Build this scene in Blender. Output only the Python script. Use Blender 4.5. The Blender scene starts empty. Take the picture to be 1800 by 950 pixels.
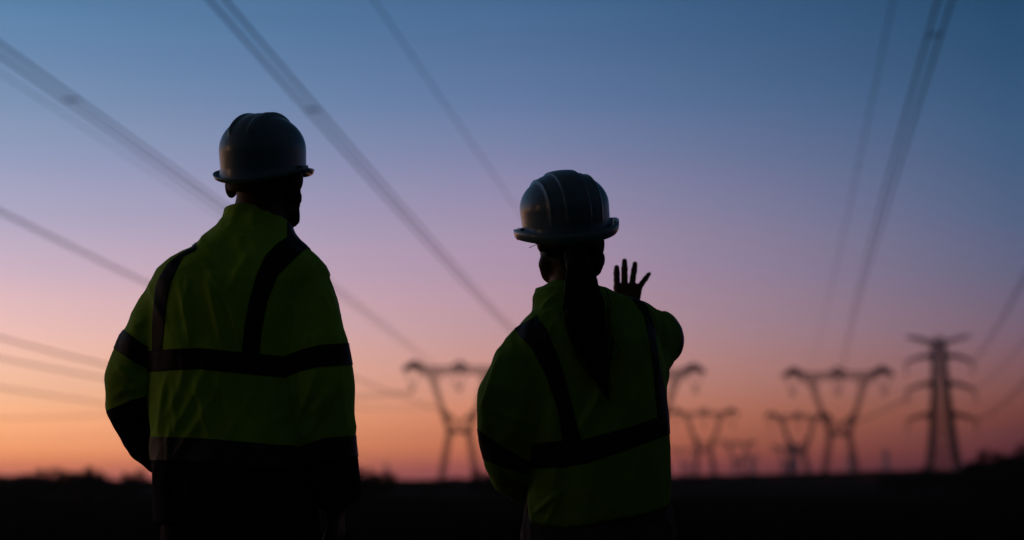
import bpy, math, random
import numpy as np
from mathutils import Vector, Matrix

# ------------------------------------------------------------------ camera
PITCH = math.radians(8.4)
CAM_H = 0.93
sc = bpy.context.scene
C = sc.collection
cam_d = bpy.data.cameras.new('camera')
cam = bpy.data.objects.new('camera', cam_d); C.objects.link(cam)
cam.location = (0, 0, CAM_H)
cam.rotation_euler = (math.radians(90) + PITCH, 0, 0)
cam_d.lens = 50; cam_d.sensor_width = 36; cam_d.clip_end = 9000; cam_d.clip_start = 0.05
cam_d.dof.use_dof = True; cam_d.dof.focus_distance = 3.48; cam_d.dof.aperture_fstop = 1.75
sc.camera = cam
sc.view_settings.view_transform = 'Standard'; sc.view_settings.look = 'None'
sc.view_settings.exposure = 0.0; sc.view_settings.gamma = 1.0
sc.cycles.use_denoising = True
sc.cycles.max_bounces = 5
sc.render.film_transparent = False

def direction(px, py):
    a = (px - 900) / 2500; b = (475 - py) / 2500
    return np.array([a, math.cos(PITCH) - b * math.sin(PITCH), math.sin(PITCH) + b * math.cos(PITCH)])
def P(px, py, Y):
    d = direction(px, py)
    t = Y / d[1]
    return np.array([d[0] * t, Y, CAM_H + d[2] * t])
def s2l(c):
    return tuple(((v / 255) / 12.92 if v / 255 <= 0.04045 else ((v / 255 + 0.055) / 1.055) ** 2.4) for v in c)

# ------------------------------------------------------------------ sky
# dusk sky: colour by elevation, for five compass bearings (0 = straight ahead, negative = left)
def elev(px, py):
    d = direction(px, py); return math.degrees(math.atan2(d[2], math.hypot(d[0], d[1])))
YS = [0, 100, 200, 300, 400, 500, 600, 700, 780, 815, 840]
LEFT = [(88,126,165), (108,137,174), (130,149,182), (155,159,190), (182,170,194), (214,181,191), (239,190,176), (243,183,145), (244,162,114), (212,128,93), (178,100,94)]
MID = [(69,103,143), (86,113,153), (105,124,163), (134,134,169), (160,143,171), (178,147,167), (192,148,150), (203,136,116), (185,108,83), (152,84,80), (125,70,78)]
RIGHT = [(39,74,107), (49,82,116), (60,90,125), (72,95,129), (87,99,130), (104,99,124), (121,94,108), (120,76,74), (92,56,63), (77,47,60), (64,40,55)]
def stops(px, cols, dim_top):
    s = []
    for y, c in zip(YS, cols):   # the haze box dims what lies behind it; the sky beyond is that much brighter
        e = elev(px, y); path = min(2350, 69 / max(math.sin(math.radians(max(e, .05))), 1e-3)); T = math.exp(-HAZE * path)
        s.append((e, tuple(max(0, (v - (1 - T) * a) / T) for v, a in zip(s2l(c), HAZE_AIR))))
    s.append((-1.5, tuple(v * 0.5 for v in s[-1][1])))
    s.append((32, tuple(v * 0.35 for v in s[0][1]))); s.append((60, dim_top)); s.append((88, dim_top))
    return sorted(s)
HAZE = 0.00030; HAZE_AIR = (0.058, 0.060, 0.082)
DIM = (0.008, 0.012, 0.018)
world = bpy.data.worlds.new('World'); sc.world = world; world.use_nodes = True
nt = world.node_tree; N = nt.nodes; L = nt.links
for n in list(N): N.remove(n)
out = N.new('ShaderNodeOutputWorld'); bg = N.new('ShaderNodeBackground')
tc = N.new('ShaderNodeTexCoord'); sep = N.new('ShaderNodeSeparateXYZ')
L.new(tc.outputs['Generated'], sep.inputs[0])
def mth(op, a, b=None):
    n = N.new('ShaderNodeMath'); n.operation = op
    for i, v in enumerate((a, b)):
        if v is None: continue
        if isinstance(v, (int, float)): n.inputs[i].default_value = v
        else: L.new(v, n.inputs[i])
    return n.outputs[0]
el = mth('MULTIPLY', mth('ARCSINE', sep.outputs[2]), 180 / math.pi)
az = mth('MULTIPLY', mth('ARCTAN2', sep.outputs[0], sep.outputs[1]), 180 / math.pi)
epos = mth('DIVIDE', mth('ADD', el, 10), 100)
def ramp(st):
    r = N.new('ShaderNodeValToRGB'); cr = r.color_ramp; cr.interpolation = 'CARDINAL'
    while len(cr.elements) > 1: cr.elements.remove(cr.elements[-1])
    cr.elements[0].position = (st[0][0] + 10) / 100; cr.elements[0].color = (*[v * .4 for v in st[0][1]], 1)
    for e, c in st[1:]:
        x = cr.elements.new((e + 10) / 100); x.color = (*[v * .4 for v in c], 1)
    L.new(epos, r.inputs[0]); return r.outputs[0]
def mixc(a0, a1, ca, cb):
    mr = N.new('ShaderNodeMapRange'); mr.interpolation_type = 'LINEAR'
    L.new(az, mr.inputs[0]); mr.inputs[1].default_value = a0; mr.inputs[2].default_value = a1
    m = N.new('ShaderNodeMix'); m.data_type = 'RGBA'
    L.new(mr.outputs[0], m.inputs[0]); L.new(ca, m.inputs[6]); L.new(cb, m.inputs[7]); return m.outputs[2]
glow = [(-1.5, (0.30, 0.09, 0.04)), (0.5, (0.75, 0.26, 0.10)), (3, (1.15, 0.56, 0.25)), (6, (0.85, 0.54, 0.38)),
        (10, (0.5, 0.40, 0.42)), (16, (0.2, 0.27, 0.42)), (32, (0.06, 0.10, 0.18)), (60, DIM), (88, DIM)]
back = [(-1.5, (0.005, 0.005, 0.005)), (0, (0.009, 0.009, 0.009)), (8, (0.013, 0.0132, 0.0145)), (20, (0.012, 0.014, 0.018)), (60, DIM), (88, DIM)]
rb = ramp(back)
col = mixc(-100, -62, rb, ramp(glow))
col = mixc(-50, -19.8, col, ramp(stops(0, LEFT, DIM)))
col = mixc(-19.8, 0, col, ramp(stops(900, MID, DIM)))
col = mixc(0, 19.8, col, ramp(stops(1800, RIGHT, DIM)))
col = mixc(24, 90, col, rb)
# a trace of real scattered skylight from the sun just under the horizon
sky = N.new('ShaderNodeTexSky'); sky.sky_type = 'NISHITA'; sky.sun_disc = False
sky.sun_elevation = math.radians(-1.5); sky.sun_rotation = math.radians(-75)
sm = N.new('ShaderNodeMix'); sm.data_type = 'RGBA'; sm.blend_type = 'ADD'; sm.inputs[0].default_value = 0.0015
L.new(col, sm.inputs[6]); L.new(sky.outputs[0], sm.inputs[7])
L.new(sm.outputs[2], bg.inputs[0]); bg.inputs[1].default_value = 2.5
L.new(bg.outputs[0], out.inputs[0])

# the last warm glow of the set sun, low on the left
sun_d = bpy.data.lights.new('sun', 'SUN'); sun_d.energy = 0.085; sun_d.angle = math.radians(14); sun_d.color = (1.0, 0.52, 0.22)
sun = bpy.data.objects.new('sun', sun_d); C.objects.link(sun)
sa, se = math.radians(-90), math.radians(5)
sdir = Vector((math.sin(sa) * math.cos(se), math.cos(sa) * math.cos(se), math.sin(se)))
sun.rotation_euler = sdir.to_track_quat('Z', 'Y').to_euler()

# ------------------------------------------------------------------ materials
def mat(name, color, rough=0.6, metallic=0.0, noise=0.0, nscale=8.0, bump=0.0, bscale=60.0, coat=0.0, sheen=0.0, spec=0.5, weave=0.0, trans=0.0):
    m = bpy.data.materials.new(name); m.use_nodes = True
    t = m.node_tree; n = t.nodes; b = n['Principled BSDF']
    b.inputs['Base Color'].default_value = (*color, 1); b.inputs['Roughness'].default_value = rough
    b.inputs['Metallic'].default_value = metallic; b.inputs['Coat Weight'].default_value = coat
    b.inputs['Coat Roughness'].default_value = 0.12
    b.inputs['Sheen Weight'].default_value = sheen; b.inputs['Specular IOR Level'].default_value = spec
    c = n.new('ShaderNodeTexCoord')
    if noise > 0:
        nz = n.new('ShaderNodeTexNoise'); nz.inputs['Scale'].default_value = nscale; nz.inputs['Detail'].default_value = 6
        t.links.new(c.outputs['Object'], nz.inputs['Vector'])
        r = n.new('ShaderNodeValToRGB')
        r.color_ramp.elements[0].position = 0.3; r.color_ramp.elements[1].position = 0.7
        r.color_ramp.elements[0].color = (*[v * (1 - noise) for v in color], 1)
        r.color_ramp.elements[1].color = (*[min(1, v * (1 + noise * 0.6)) for v in color], 1)
        t.links.new(nz.outputs[0], r.inputs[0]); t.links.new(r.outputs[0], b.inputs['Base Color'])
    if bump > 0:
        nb = n.new('ShaderNodeTexNoise'); nb.inputs['Scale'].default_value = bscale; nb.inputs['Detail'].default_value = 4
        t.links.new(c.outputs['Object'], nb.inputs['Vector'])
        bp = n.new('ShaderNodeBump'); bp.inputs['Strength'].default_value = bump; bp.inputs['Distance'].default_value = 0.01
        t.links.new(nb.outputs[0], bp.inputs['Height'])
        t.links.new(bp.outputs[0], b.inputs['Normal'])
    return m
M = dict(
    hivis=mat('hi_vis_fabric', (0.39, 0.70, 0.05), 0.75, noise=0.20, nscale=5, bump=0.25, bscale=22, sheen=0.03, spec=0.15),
    hivis2=mat('dimmed_hi_vis_fabric', (0.23, 0.42, 0.03), 0.8, noise=0.15, nscale=5, bump=0.25, bscale=22, spec=0.12),  # hi-vis cloth with the woman's dimmer light darkened into its base colour
    navy=mat('navy_fabric', (0.010, 0.011, 0.016), 0.85, noise=0.2, nscale=6, bump=0.25, bscale=25, spec=0.1),
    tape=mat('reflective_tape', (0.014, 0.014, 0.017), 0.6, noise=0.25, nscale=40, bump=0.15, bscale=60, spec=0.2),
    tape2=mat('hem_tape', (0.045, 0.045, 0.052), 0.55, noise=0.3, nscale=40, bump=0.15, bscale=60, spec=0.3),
    trouser=mat('trouser_fabric', (0.022, 0.018, 0.018), 0.85, noise=0.25, nscale=9, bump=0.5, bscale=30, spec=0.1),
    trouser2=mat('beige_trouser_fabric', (0.11, 0.085, 0.082), 0.85, noise=0.25, nscale=9, bump=0.8, bscale=34, spec=0.1),
    skin=mat('skin', (0.13, 0.06, 0.038), 0.55, noise=0.12, nscale=30, bump=0.1, bscale=120, spec=0.3),
    hair=mat('hair', (0.008, 0.006, 0.005), 0.75, bump=0.4, bscale=160, spec=0.25),
    hat=mat('helmet_shell', (0.15, 0.27, 0.36), 0.38, noise=0.22, nscale=14, bump=0.05, bscale=70, coat=0.25),
    strap=mat('headband_webbing', (0.05, 0.03, 0.025), 0.8, noise=0.3, nscale=120),
    buckle=mat('buckle', (0.5, 0.45, 0.4), 0.3, metallic=0.8),
    boot=mat('boot_leather', (0.03, 0.02, 0.015), 0.5, noise=0.3),
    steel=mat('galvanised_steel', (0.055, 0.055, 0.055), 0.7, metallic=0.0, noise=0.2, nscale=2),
    wire=mat('conductor', (0.04, 0.04, 0.045), 0.7),
    glass=mat('insulator', (0.05, 0.04, 0.035), 0.4),
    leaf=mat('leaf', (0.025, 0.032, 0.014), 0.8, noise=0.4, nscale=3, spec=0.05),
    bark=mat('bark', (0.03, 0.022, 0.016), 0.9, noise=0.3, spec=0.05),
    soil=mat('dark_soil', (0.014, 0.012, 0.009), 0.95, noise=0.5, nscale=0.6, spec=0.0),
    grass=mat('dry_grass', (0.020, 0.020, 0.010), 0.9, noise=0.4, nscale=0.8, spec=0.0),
)

# ------------------------------------------------------------------ object helpers
def link_mesh(name, V, F, m, parent=None, smooth=True):
    me = bpy.data.meshes.new(name)
    me.from_pydata([tuple(map(float, v)) for v in V] if not isinstance(V, np.ndarray) else V.tolist(), [], F.tolist() if isinstance(F, np.ndarray) else F)
    me.validate(); me.update()
    if smooth: me.polygons.foreach_set('use_smooth', [True] * len(me.polygons))
    me.materials.append(m)
    o = bpy.data.objects.new(name, me); C.objects.link(o)
    if parent is not None: o.parent = parent
    return o
def empty(name, loc=(0, 0, 0), rz=0):
    o = bpy.data.objects.new(name, None); C.objects.link(o); o.location = tuple(map(float, loc)); o.rotation_euler = (0, 0, rz); o.empty_display_size = 0.2
    return o
def tag(o, label=None, cat=None, group=None, kind=None):
    for k, v in (('label', label), ('category', cat), ('group', group), ('kind', kind)):
        if v: o[k] = v
    return o
def copy_tree(o, parent=None):
    c = o.copy(); C.objects.link(c); c.parent = parent
    for ch in list(o.children): copy_tree(ch, c)
    return c

class MB:
    def __init__(s): s.V = []; s.F = []
    def bar(s, a, b, w, h=None):
        a = np.array(a, float); b = np.array(b, float); h = h or w
        d = b - a; l = np.linalg.norm(d)
        if l < 1e-6: return
        d /= l; u = np.cross(d, (0, 0, 1.0))
        if np.linalg.norm(u) < 0.05: u = np.cross(d, (0, 1.0, 0))
        u /= np.linalg.norm(u); v = np.cross(d, u); k = len(s.V)
        for p in (a, b):
            for su, sv in ((-1, -1), (1, -1), (1, 1), (-1, 1)): s.V.append(tuple(p + u * su * w / 2 + v * sv * h / 2))
        s.F += [(k, k+3, k+2, k+1), (k+4, k+5, k+6, k+7)] + [(k+i, k+(i+1) % 4, k+4+(i+1) % 4, k+4+i) for i in range(4)]
    def tube(s, pts, rs, n=8, cap=True):
        pts = [np.array(p, float) for p in pts]; k = len(s.V)
        for i, p in enumerate(pts):
            d = pts[min(i+1, len(pts)-1)] - pts[max(i-1, 0)]; d /= (np.linalg.norm(d) + 1e-9)
            u = np.cross(d, (0.13, 0.2, 1.0)); 
            if np.linalg.norm(u) < 0.1: u = np.cross(d, (1.0, 0, 0))
            u /= np.linalg.norm(u); v = np.cross(d, u); r = rs if np.isscalar(rs) else rs[i]
            for j in range(n):
                a = 2 * math.pi * j / n; s.V.append(tuple(p + r * (u * math.cos(a) + v * math.sin(a))))
        for i in range(len(pts) - 1):
            for j in range(n):
                a = k + i*n + j; b = k + i*n + (j+1) % n; s.F.append((a, b, b + n, a + n))
        if cap:
            s.F.append(tuple(k + j for j in range(n))[::-1]); e = k + (len(pts)-1)*n; s.F.append(tuple(e + j for j in range(n)))
    def build(s, name, m, parent=None, smooth=False): return link_mesh(name, s.V, s.F, m, parent, smooth)

# smooth value noise
def vnoise(p, seed=0):
    p = np.asarray(p, float); i = np.floor(p).astype(np.int64); f = p - i; f = f * f * (3 - 2 * f)
    def h(a):
        n = (a[:, 0] * 374761393 + a[:, 1] * 668265263 + a[:, 2] * 2147483647 + seed * 974711) & 0xffffffff
        n = ((n ^ (n >> 13)) * 1274126177) & 0xffffffff; n = (n ^ (n >> 16)) & 0xffff
        return n / 32767.5 - 1
    r = 0
    for dx in (0, 1):
        for dy in (0, 1):
            for dz in (0, 1):
                w = (f[:, 0] if dx else 1 - f[:, 0]) * (f[:, 1] if dy else 1 - f[:, 1]) * (f[:, 2] if dz else 1 - f[:, 2])
                r = r + w * h(i + np.array([dx, dy, dz]))
    return r

# ------------------------------------------------------------------ implicit-surface modeller
class Vol:
    def __init__(s, xs, ys, zs):
        s.ax = [np.asarray(a, np.float32) for a in (xs, ys, zs)]
        s.F = np.full([len(a) for a in s.ax], 0.5, np.float32)
    def sub(s, lo, hi):
        sl = []
        for a, l, h in zip(s.ax, lo, hi):
            i0 = max(0, np.searchsorted(a, l)); i1 = min(len(a), np.searchsorted(a, h) + 1); sl.append(slice(i0, max(i1, i0)))
        return tuple(sl)
    def grid(s, sl):
        return (s.ax[0][sl[0]][:, None, None], s.ax[1][sl[1]][None, :, None], s.ax[2][sl[2]][None, None, :])
    def add(s, fn, lo, hi, k=0.01):
        sl = s.sub(lo, hi); f = fn(*s.grid(sl)); a = s.F[sl]
        h = np.clip(0.5 + 0.5 * (a - f) / k, 0, 1); s.F[sl] = a * (1 - h) + f * h - k * h * (1 - h)
    def cut(s, fn, lo, hi):
        sl = s.sub(lo, hi); s.F[sl] = np.maximum(s.F[sl], -fn(*s.grid(sl)))
    def mesh(s):
        return surface_nets(s.F, *s.ax)
def surface_nets(F, xs, ys, zs):
    S = F < 0
    c = np.zeros(np.array(F.shape) - 1, np.int8)
    for a in (0, 1):
        for b in (0, 1):
            for d in (0, 1):
                c += S[a:F.shape[0]-1+a, b:F.shape[1]-1+b, d:F.shape[2]-1+d]
    act = (c > 0) & (c < 8); I, J, K = np.nonzero(act)
    idx = np.full(act.shape, -1, np.int64); idx[I, J, K] = np.arange(len(I))
    acc = np.zeros((len(I), 3)); cnt = np.zeros(len(I)); ax = (xs, ys, zs)
    for d in range(3):
        o1, o2 = [q for q in range(3) if q != d]
        for u in (0, 1):
            for v in (0, 1):
                off = [0, 0, 0]; off[o1] = u; off[o2] = v; a = (I + off[0], J + off[1], K + off[2])
                off2 = list(off); off2[d] = 1; b = (I + off2[0], J + off2[1], K + off2[2])
                fa, fb = F[a], F[b]; cr = (fa < 0) != (fb < 0); t = np.where(cr, fa / np.where(cr, fa - fb, 1), 0)
                pos = np.stack([ax[q][a[q]] for q in range(3)], 1).astype(float)
                pos[:, d] += t * (ax[d][b[d]] - ax[d][a[d]])
                acc += pos * cr[:, None]; cnt += cr
    V = acc / cnt[:, None]; Q = []
    for d in range(3):
        o1, o2 = (d + 1) % 3, (d + 2) % 3
        n = [F.shape[q] for q in range(3)]
        s0 = [slice(1, n[q]-1) for q in range(3)]; s0[d] = slice(0, n[d]-1); s1 = list(s0); s1[d] = slice(1, n[d])
        A = S[tuple(s0)]; B = S[tuple(s1)]
        for pos, msk in ((True, A & ~B), (False, ~A & B)):
            e = list(np.nonzero(msk)); e[o1] = e[o1] + 1; e[o2] = e[o2] + 1
            def cell(du, dv):
                q = [e[0], e[1], e[2]]; q[o1] = q[o1] - du; q[o2] = q[o2] - dv; return idx[q[0], q[1], q[2]]
            qd = np.stack([cell(1, 1), cell(0, 1), cell(0, 0), cell(1, 0)], 1)
            Q.append(qd if pos else qd[:, ::-1])
    Q = np.concatenate(Q); Q = Q[(Q >= 0).all(1)]
    return V, Q
def smooth_mesh(V, Q, it=2, lam=0.5):
    E = np.concatenate([Q[:, [0, 1]], Q[:, [1, 2]], Q[:, [2, 3]], Q[:, [3, 0]]])
    for i in range(it * 2):
        acc = np.zeros_like(V); cnt = np.zeros(len(V))
        for k in range(3):
            acc[:, k] = np.bincount(E[:, 0], V[E[:, 1], k], len(V)) + np.bincount(E[:, 1], V[E[:, 0], k], len(V))
        cnt = np.bincount(E[:, 0], minlength=len(V)) + np.bincount(E[:, 1], minlength=len(V))
        V = V + (lam if i % 2 == 0 else -lam * 1.04) * (acc / np.maximum(cnt, 1)[:, None] - V)
    return V
def vnormals(V, T):
    n = np.zeros_like(V); f = np.cross(V[T[:, 1]] - V[T[:, 0]], V[T[:, 2]] - V[T[:, 0]])
    for j in range(3):
        for k in range(3): n[:, k] += np.bincount(T[:, j], f[:, k], len(V))
    return n / (np.linalg.norm(n, axis=1)[:, None] + 1e-12)
def tris(Q): return np.concatenate([Q[:, [0, 1, 2]], Q[:, [0, 2, 3]]])
def clip(A, T, s):
    """keep the part of the triangle mesh (attribute rows A) where s >= 0, cutting triangles cleanly"""
    ins = s >= 0; k = ins[T].sum(1)
    outT = [T[k == 3]]; new = []; base = len(A); cache = {}
    def edge(i, j):
        key = (i, j) if i < j else (j, i)
        if key not in cache:
            t = s[key[0]] / (s[key[0]] - s[key[1]]); cache[key] = base + len(new); new.append(A[key[0]] * (1 - t) + A[key[1]] * t)
        return cache[key]
    ex = []
    for a, b, c in T[(k == 1) | (k == 2)]:
        q = [a, b, c]; poly = []
        for i in range(3):
            u, v = q[i], q[(i + 1) % 3]
            if ins[u]: poly.append(u)
            if ins[u] != ins[v]: poly.append(edge(u, v))
        for i in range(1, len(poly) - 1): ex.append((poly[0], poly[i], poly[i+1]))
    if ex: outT.append(np.array(ex))
    T2 = np.concatenate(outT); A2 = np.concatenate([A, np.array(new).reshape(-1, A.shape[1])]) if new else A
    used = np.unique(T2); mp = np.full(len(A2), -1, np.int64); mp[used] = np.arange(len(used))
    return A2[used], mp[T2]

def capsule(a, b, r1, r2, n=None, sq=1.0):
    a = np.array(a, float); b = np.array(b, float); d = b - a; l2 = max(d @ d, 1e-9)
    def f(x, y, z):
        px, py, pz = x - a[0], y - a[1], z - a[2]
        h = np.clip((px * d[0] + py * d[1] + pz * d[2]) / l2, 0, 1)
        qx, qy, qz = px - h * d[0], py - h * d[1], pz - h * d[2]
        if n is not None:
            m = qx * n[0] + qy * n[1] + qz * n[2]; e = (sq - 1) * m
            qx, qy, qz = qx + n[0] * e, qy + n[1] * e, qz + n[2] * e
        return np.sqrt(qx * qx + qy * qy + qz * qz) - (r1 + (r2 - r1) * h)
    R = max(r1, r2) + 0.04
    return f, np.minimum(a, b) - R, np.maximum(a, b) + R
def ellipsoid(c, r, R=None):
    c = np.array(c, float); r = np.array(r, float); Rt = np.eye(3) if R is None else np.array(R).T
    def f(x, y, z):
        px, py, pz = x - c[0], y - c[1], z - c[2]
        q = [Rt[i, 0] * px + Rt[i, 1] * py + Rt[i, 2] * pz for i in range(3)]
        k0 = np.sqrt(sum((q[i] / r[i]) ** 2 for i in range(3))); k1 = np.sqrt(sum((q[i] / r[i] ** 2) ** 2 for i in range(3)))
        return k0 * (k0 - 1) / np.maximum(k1, 1e-6)
    m = r.max() + 0.03
    return f, c - m, c + m
def loft(zs, cx, a, cy, b, pw=2.4):
    o = np.argsort(zs); zs, cx, a, cy, b = [np.array(q, float)[o] for q in (zs, cx, a, cy, b)]
    def f(x, y, z):
        CX, A, CY, B = [np.interp(z.ravel(), zs, q).reshape(z.shape) for q in (cx, a, cy, b)]
        d = ((np.abs((x - CX) / A)) ** pw + (np.abs((y - CY) / B)) ** pw) ** (1 / pw)
        g = (d - 1) * np.minimum(A, B)
        e = np.maximum(zs[0] - z, z - zs[-1])
        return np.maximum(g, e)
    return f, np.array([(cx - a).min(), (cy - b).min(), zs[0]]) - 0.04, np.array([(cx + a).max(), (cy + b).max(), zs[-1]]) + 0.04
def put(v, prim, k=0.01): v.add(prim[0], prim[1], prim[2], k)
def chain(v, pts, k=0.02, n=None, sq=1.0, end=None):
    fs = [capsule(p[:3], q[:3], p[3], q[3], n, sq) for p, q in zip(pts[:-1], pts[1:])]
    def f(x, y, z):
        r = None
        for g in fs:
            h = g[0](x, y, z); r = h if r is None else np.minimum(r, h)
        if end is not None: r = np.maximum(r, (x - end[0][0]) * end[1][0] + (y - end[0][1]) * end[1][1] + (z - end[0][2]) * end[1][2])
        return r
    lo = np.min([g[1] for g in fs], 0); hi = np.max([g[2] for g in fs], 0)
    if v is not None: v.add(f, lo, hi, k)
    return f
def yaw_pitch(yaw, pitch, roll=0):
    return np.array(Matrix.Rotation(yaw, 3, 'Z') @ Matrix.Rotation(roll, 3, 'Y') @ Matrix.Rotation(pitch, 3, 'X'))

def head_prims(c, R, s=1.0, ear=0.0):
    c = np.array(c)
    def w(p): return c + R @ (np.array(p) * s)
    def e(p, r): return ellipsoid(w(p), np.array(r) * s, R)
    add = [(e((0, -.012, .03), (.076, .096, .088)), .02), (e((0, .03, -.03), (.060, .062, .080)), .03), (e((0, .062, -.088), (.034, .030, .024)), .03),
           (capsule(w((-.03, .084, .016)), w((.03, .084, .016)), .010*s, .010*s), .012),
           (capsule(w((0, .088, .004)), w((0, .108, -.030)), .007*s, .012*s), .010),
           (capsule(w((-.012, .093, -.036)), w((.012, .093, -.036)), .008*s, .008*s), .006),
           (capsule(w((-.020, .084, -.058)), w((.020, .084, -.058)), .007*s, .007*s), .006),
           (capsule(w((-.018, .083, -.068)), w((.018, .083, -.068)), .007*s, .007*s), .006),
           (capsule(w((-.05, .03, -.07)), w((-.022, .068, -.088)), .020*s, .016*s), .02), (capsule(w((.05, .03, -.07)), w((.022, .068, -.088)), .020*s, .016*s), .02)]
    for sx in (-1, 1):
        add.append((e((sx * (.080 + ear), -.010, -.014), (.010 + ear * .3, .020, .032)), .008))
        add.append((e((sx * .031, .076, -.002), (.013, .011, .011)), .004))
    return add, w

def hand(v, wrist, d, nrm, thumb_side, L=0.18, spread=(-.1, -.02, .05, .16), curl=0.3, r=0.0085):
    """palm + four fingers + thumb. d: pointing direction, nrm: palm direction, thumb_side: unit vector"""
    d = np.array(d, float); d /= np.linalg.norm(d); nrm = np.array(nrm, float); nrm -= d * (nrm @ d); nrm /= np.linalg.norm(nrm)
    t = np.array(thumb_side, float); t -= d * (t @ d) + nrm * (t @ nrm); t /= np.linalg.norm(t)
    wrist = np.array(wrist, float)
    for q in (-1.0, -0.35, 0.35, 1.0):
        put(v, capsule(wrist + t * q * .014, wrist + d * L * .44 + t * q * .028, .015, .013), .012)
    for i, (off, ln, sp) in enumerate(zip((.031, .011, -.010, -.030), (.40, .45, .42, .33), spread)):
        b = wrist + d * L * (.46 - .02 * abs(i - 1)) + t * off; ang = 0; p = b
        dirv = d * math.cos(sp) - t * math.sin(sp)
        for j, fr in enumerate((.45, .30, .25)):
            ang += curl * (0.5 if j == 0 else 1)
            dd = dirv * math.cos(ang) + nrm * math.sin(ang); q2 = p + dd * ln * L * fr
            put(v, capsule(p, q2, r * (1 - .1 * j) * (0.88 if i == 3 else 1), r * (.93 - .1 * j) * (0.88 if i == 3 else 1)), .004); p = q2
    b = wrist + d * L * .12 + t * .024; m1 = b + (d * .75 + t * .45 + nrm * .45) * L * .24; m2 = m1 + (d * .85 + t * .2 + nrm * .5) * L * .17; m3 = m2 + (d * .9 + nrm * .4) * L * .12
    put(v, capsule(b, m1, .014, .011), .010); put(v, capsule(m1, m2, .011, .0095), .004); put(v, capsule(m2, m3, .0095, .008), .004)

def axis(segs):
    out = []
    for a, b, st in segs:
        n = max(1, int(round((b - a) / st))); out += list(np.linspace(a, b, n, endpoint=False))
    return np.array(out + [segs[-1][1]])

# ------------------------------------------------------------------ hard hat
def hard_hat(parent, c, R, style, w=0.105, l=0.130, h=0.145):
    nt_, ns = 240, 80; V = []; Fc = []
    def ridge(x, y, z):
        if style == 'short':
            d = 0
            for x0, wd, hh in ((-.032, .0035, .002), (0.032, .0035, .002)):
                d += hh * math.exp(-((x - x0) / wd) ** 2)
            plat = .5 * (math.tanh((x + .036) / .0018) - math.tanh((x - .036) / .0018))
            d += .0068 * plat
            d -= .0036 * .5 * (math.tanh((x + .024) / .0025) - math.tanh((x - .018) / .0025))
            return d * .5 * (1 + math.tanh((z - .088) / .007))
        else:
            d = 0
            for x0 in (-.062, .062):
                d += .0025 * math.exp(-((x - x0) / .003) ** 2)
            plat = .5 * (math.tanh((x + .030) / .0016) - math.tanh((x - .030) / .0016)); d += .0050 * plat
            plat = .5 * (math.tanh((x + .068) / .003) - math.tanh((x - .068) / .003)); d += .0030 * plat
            return d * .5 * (1 + math.tanh((z - .012) / .010))
    rows = []; zb = .045; hr = h - zb
    for i in range(ns + 13):
        row = []
        for j in range(nt_):
            th = 2 * math.pi * j / nt_
            if i <= ns:
                t = i / ns * math.pi / 2; rr, zz = math.sin(t) ** .96, zb + hr * math.cos(t); nz = math.cos(t)
            else:
                q = (i - ns) / 12; rr, zz, nz = 1 - .012 * q, zb * (1 - q), 0
            x, y = w * rr * math.sin(th), l * rr * math.cos(th) - .004
            n = Vector((math.sin(th) * rr, math.cos(th) * rr, nz + 1e-6)).normalized(); dd = ridge(x, y, zz)
            row.append((x + n.x * dd, y + n.y * dd, zz + n.z * dd))
        rows.append(row)
    DIP, SIDE = (.012, .009) if style == 'short' else (.008, .007)
    def rim(th, off, dz):
        front = max(0.0, math.cos(th)); ww = w + off; ll = l + off * (1 + 1.6 * front ** 3)
        bk = max(0, -math.cos(th)); dip = -DIP * bk ** 1.5 + SIDE * abs(math.sin(th)) ** 3 - .006 * front
        return (ww * math.sin(th), ll * math.cos(th) - .004, dip + dz)
    if style == 'short': prof = ((0.0015, -.008), (.004, -.016), (.008, -.020), (.012, -.018), (.0145, -.013), (.015, -.010))
    else: prof = ((0.000, -.004), (.0015, -.014), (.004, -.023), (.009, -.029), (.013, -.029), (.016, -.024), (.018, -.015), (.018, -.004))
    for off, dz in prof:
        rows.append([rim(2 * math.pi * j / nt_, off, dz) for j in range(nt_)])
    for r in rows: V += r
    for i in range(len(rows) - 1):
        for j in range(nt_):
            a = i * nt_ + j; b = i * nt_ + (j + 1) % nt_
            if i == 0: Fc.append((a, a + nt_, b + nt_)) if True else None
            else: Fc.append((a, a + nt_, b + nt_, b))
    V = np.array(V); V[:nt_] = V[:nt_].mean(0)
    Rm = np.array(R); V = (Rm @ V.T).T + np.array(c)
    o = link_mesh('hard_hat', V, [f[::-1] for f in Fc], M['hat'], parent)
    bm_w = o.modifiers.new('weld', 'WELD'); bm_w.merge_threshold = 0.0002
    so = o.modifiers.new('thick', 'SOLIDIFY'); so.thickness = 0.0028; so.offset = -1
    def W(p): return np.array(c) + Rm @ np.array(p, float)
    # headband with a nape strap and its buckle, under the shell
    mb = MB(); n = 64; k0 = 0
    for ring in range(4):
        off = (0, .0022, .0022, 0)[ring]; dz = (0, 0, 1, 1)[ring]
        for j in range(n):
            th = 2 * math.pi * j / n; bk = max(0, -math.cos(th))
            z = -.036 - .020 * bk + dz * (.020 + .004 * bk)
            mb.V.append(tuple(W(((.084 + off) * math.sin(th), (.104 + off) * math.cos(th) - .006, z))))
    for ring in range(4):
        for j in range(n):
            a = ring * n + j; b = ring * n + (j + 1) % n; r2 = (ring + 1) % 4
            mb.F.append((a, b, r2 * n + (j + 1) % n, r2 * n + j))
    hb = mb.build('headband', M['strap'], o, True)
    # accessory slots on both sides of the brim
    for sx in (-1, 1):
        q = MB(); q.bar(W((sx * (w + .004), -.008, -.004)), W((sx * (w + .004), .022, -.004)), .012, .016)
        q.bar(W((sx * (w + .009), .000, -.010)), W((sx * (w + .009), .014, -.010)), .008, .010)
        q.build('accessory_slot', M['hat'], o)
    return o, W

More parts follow.
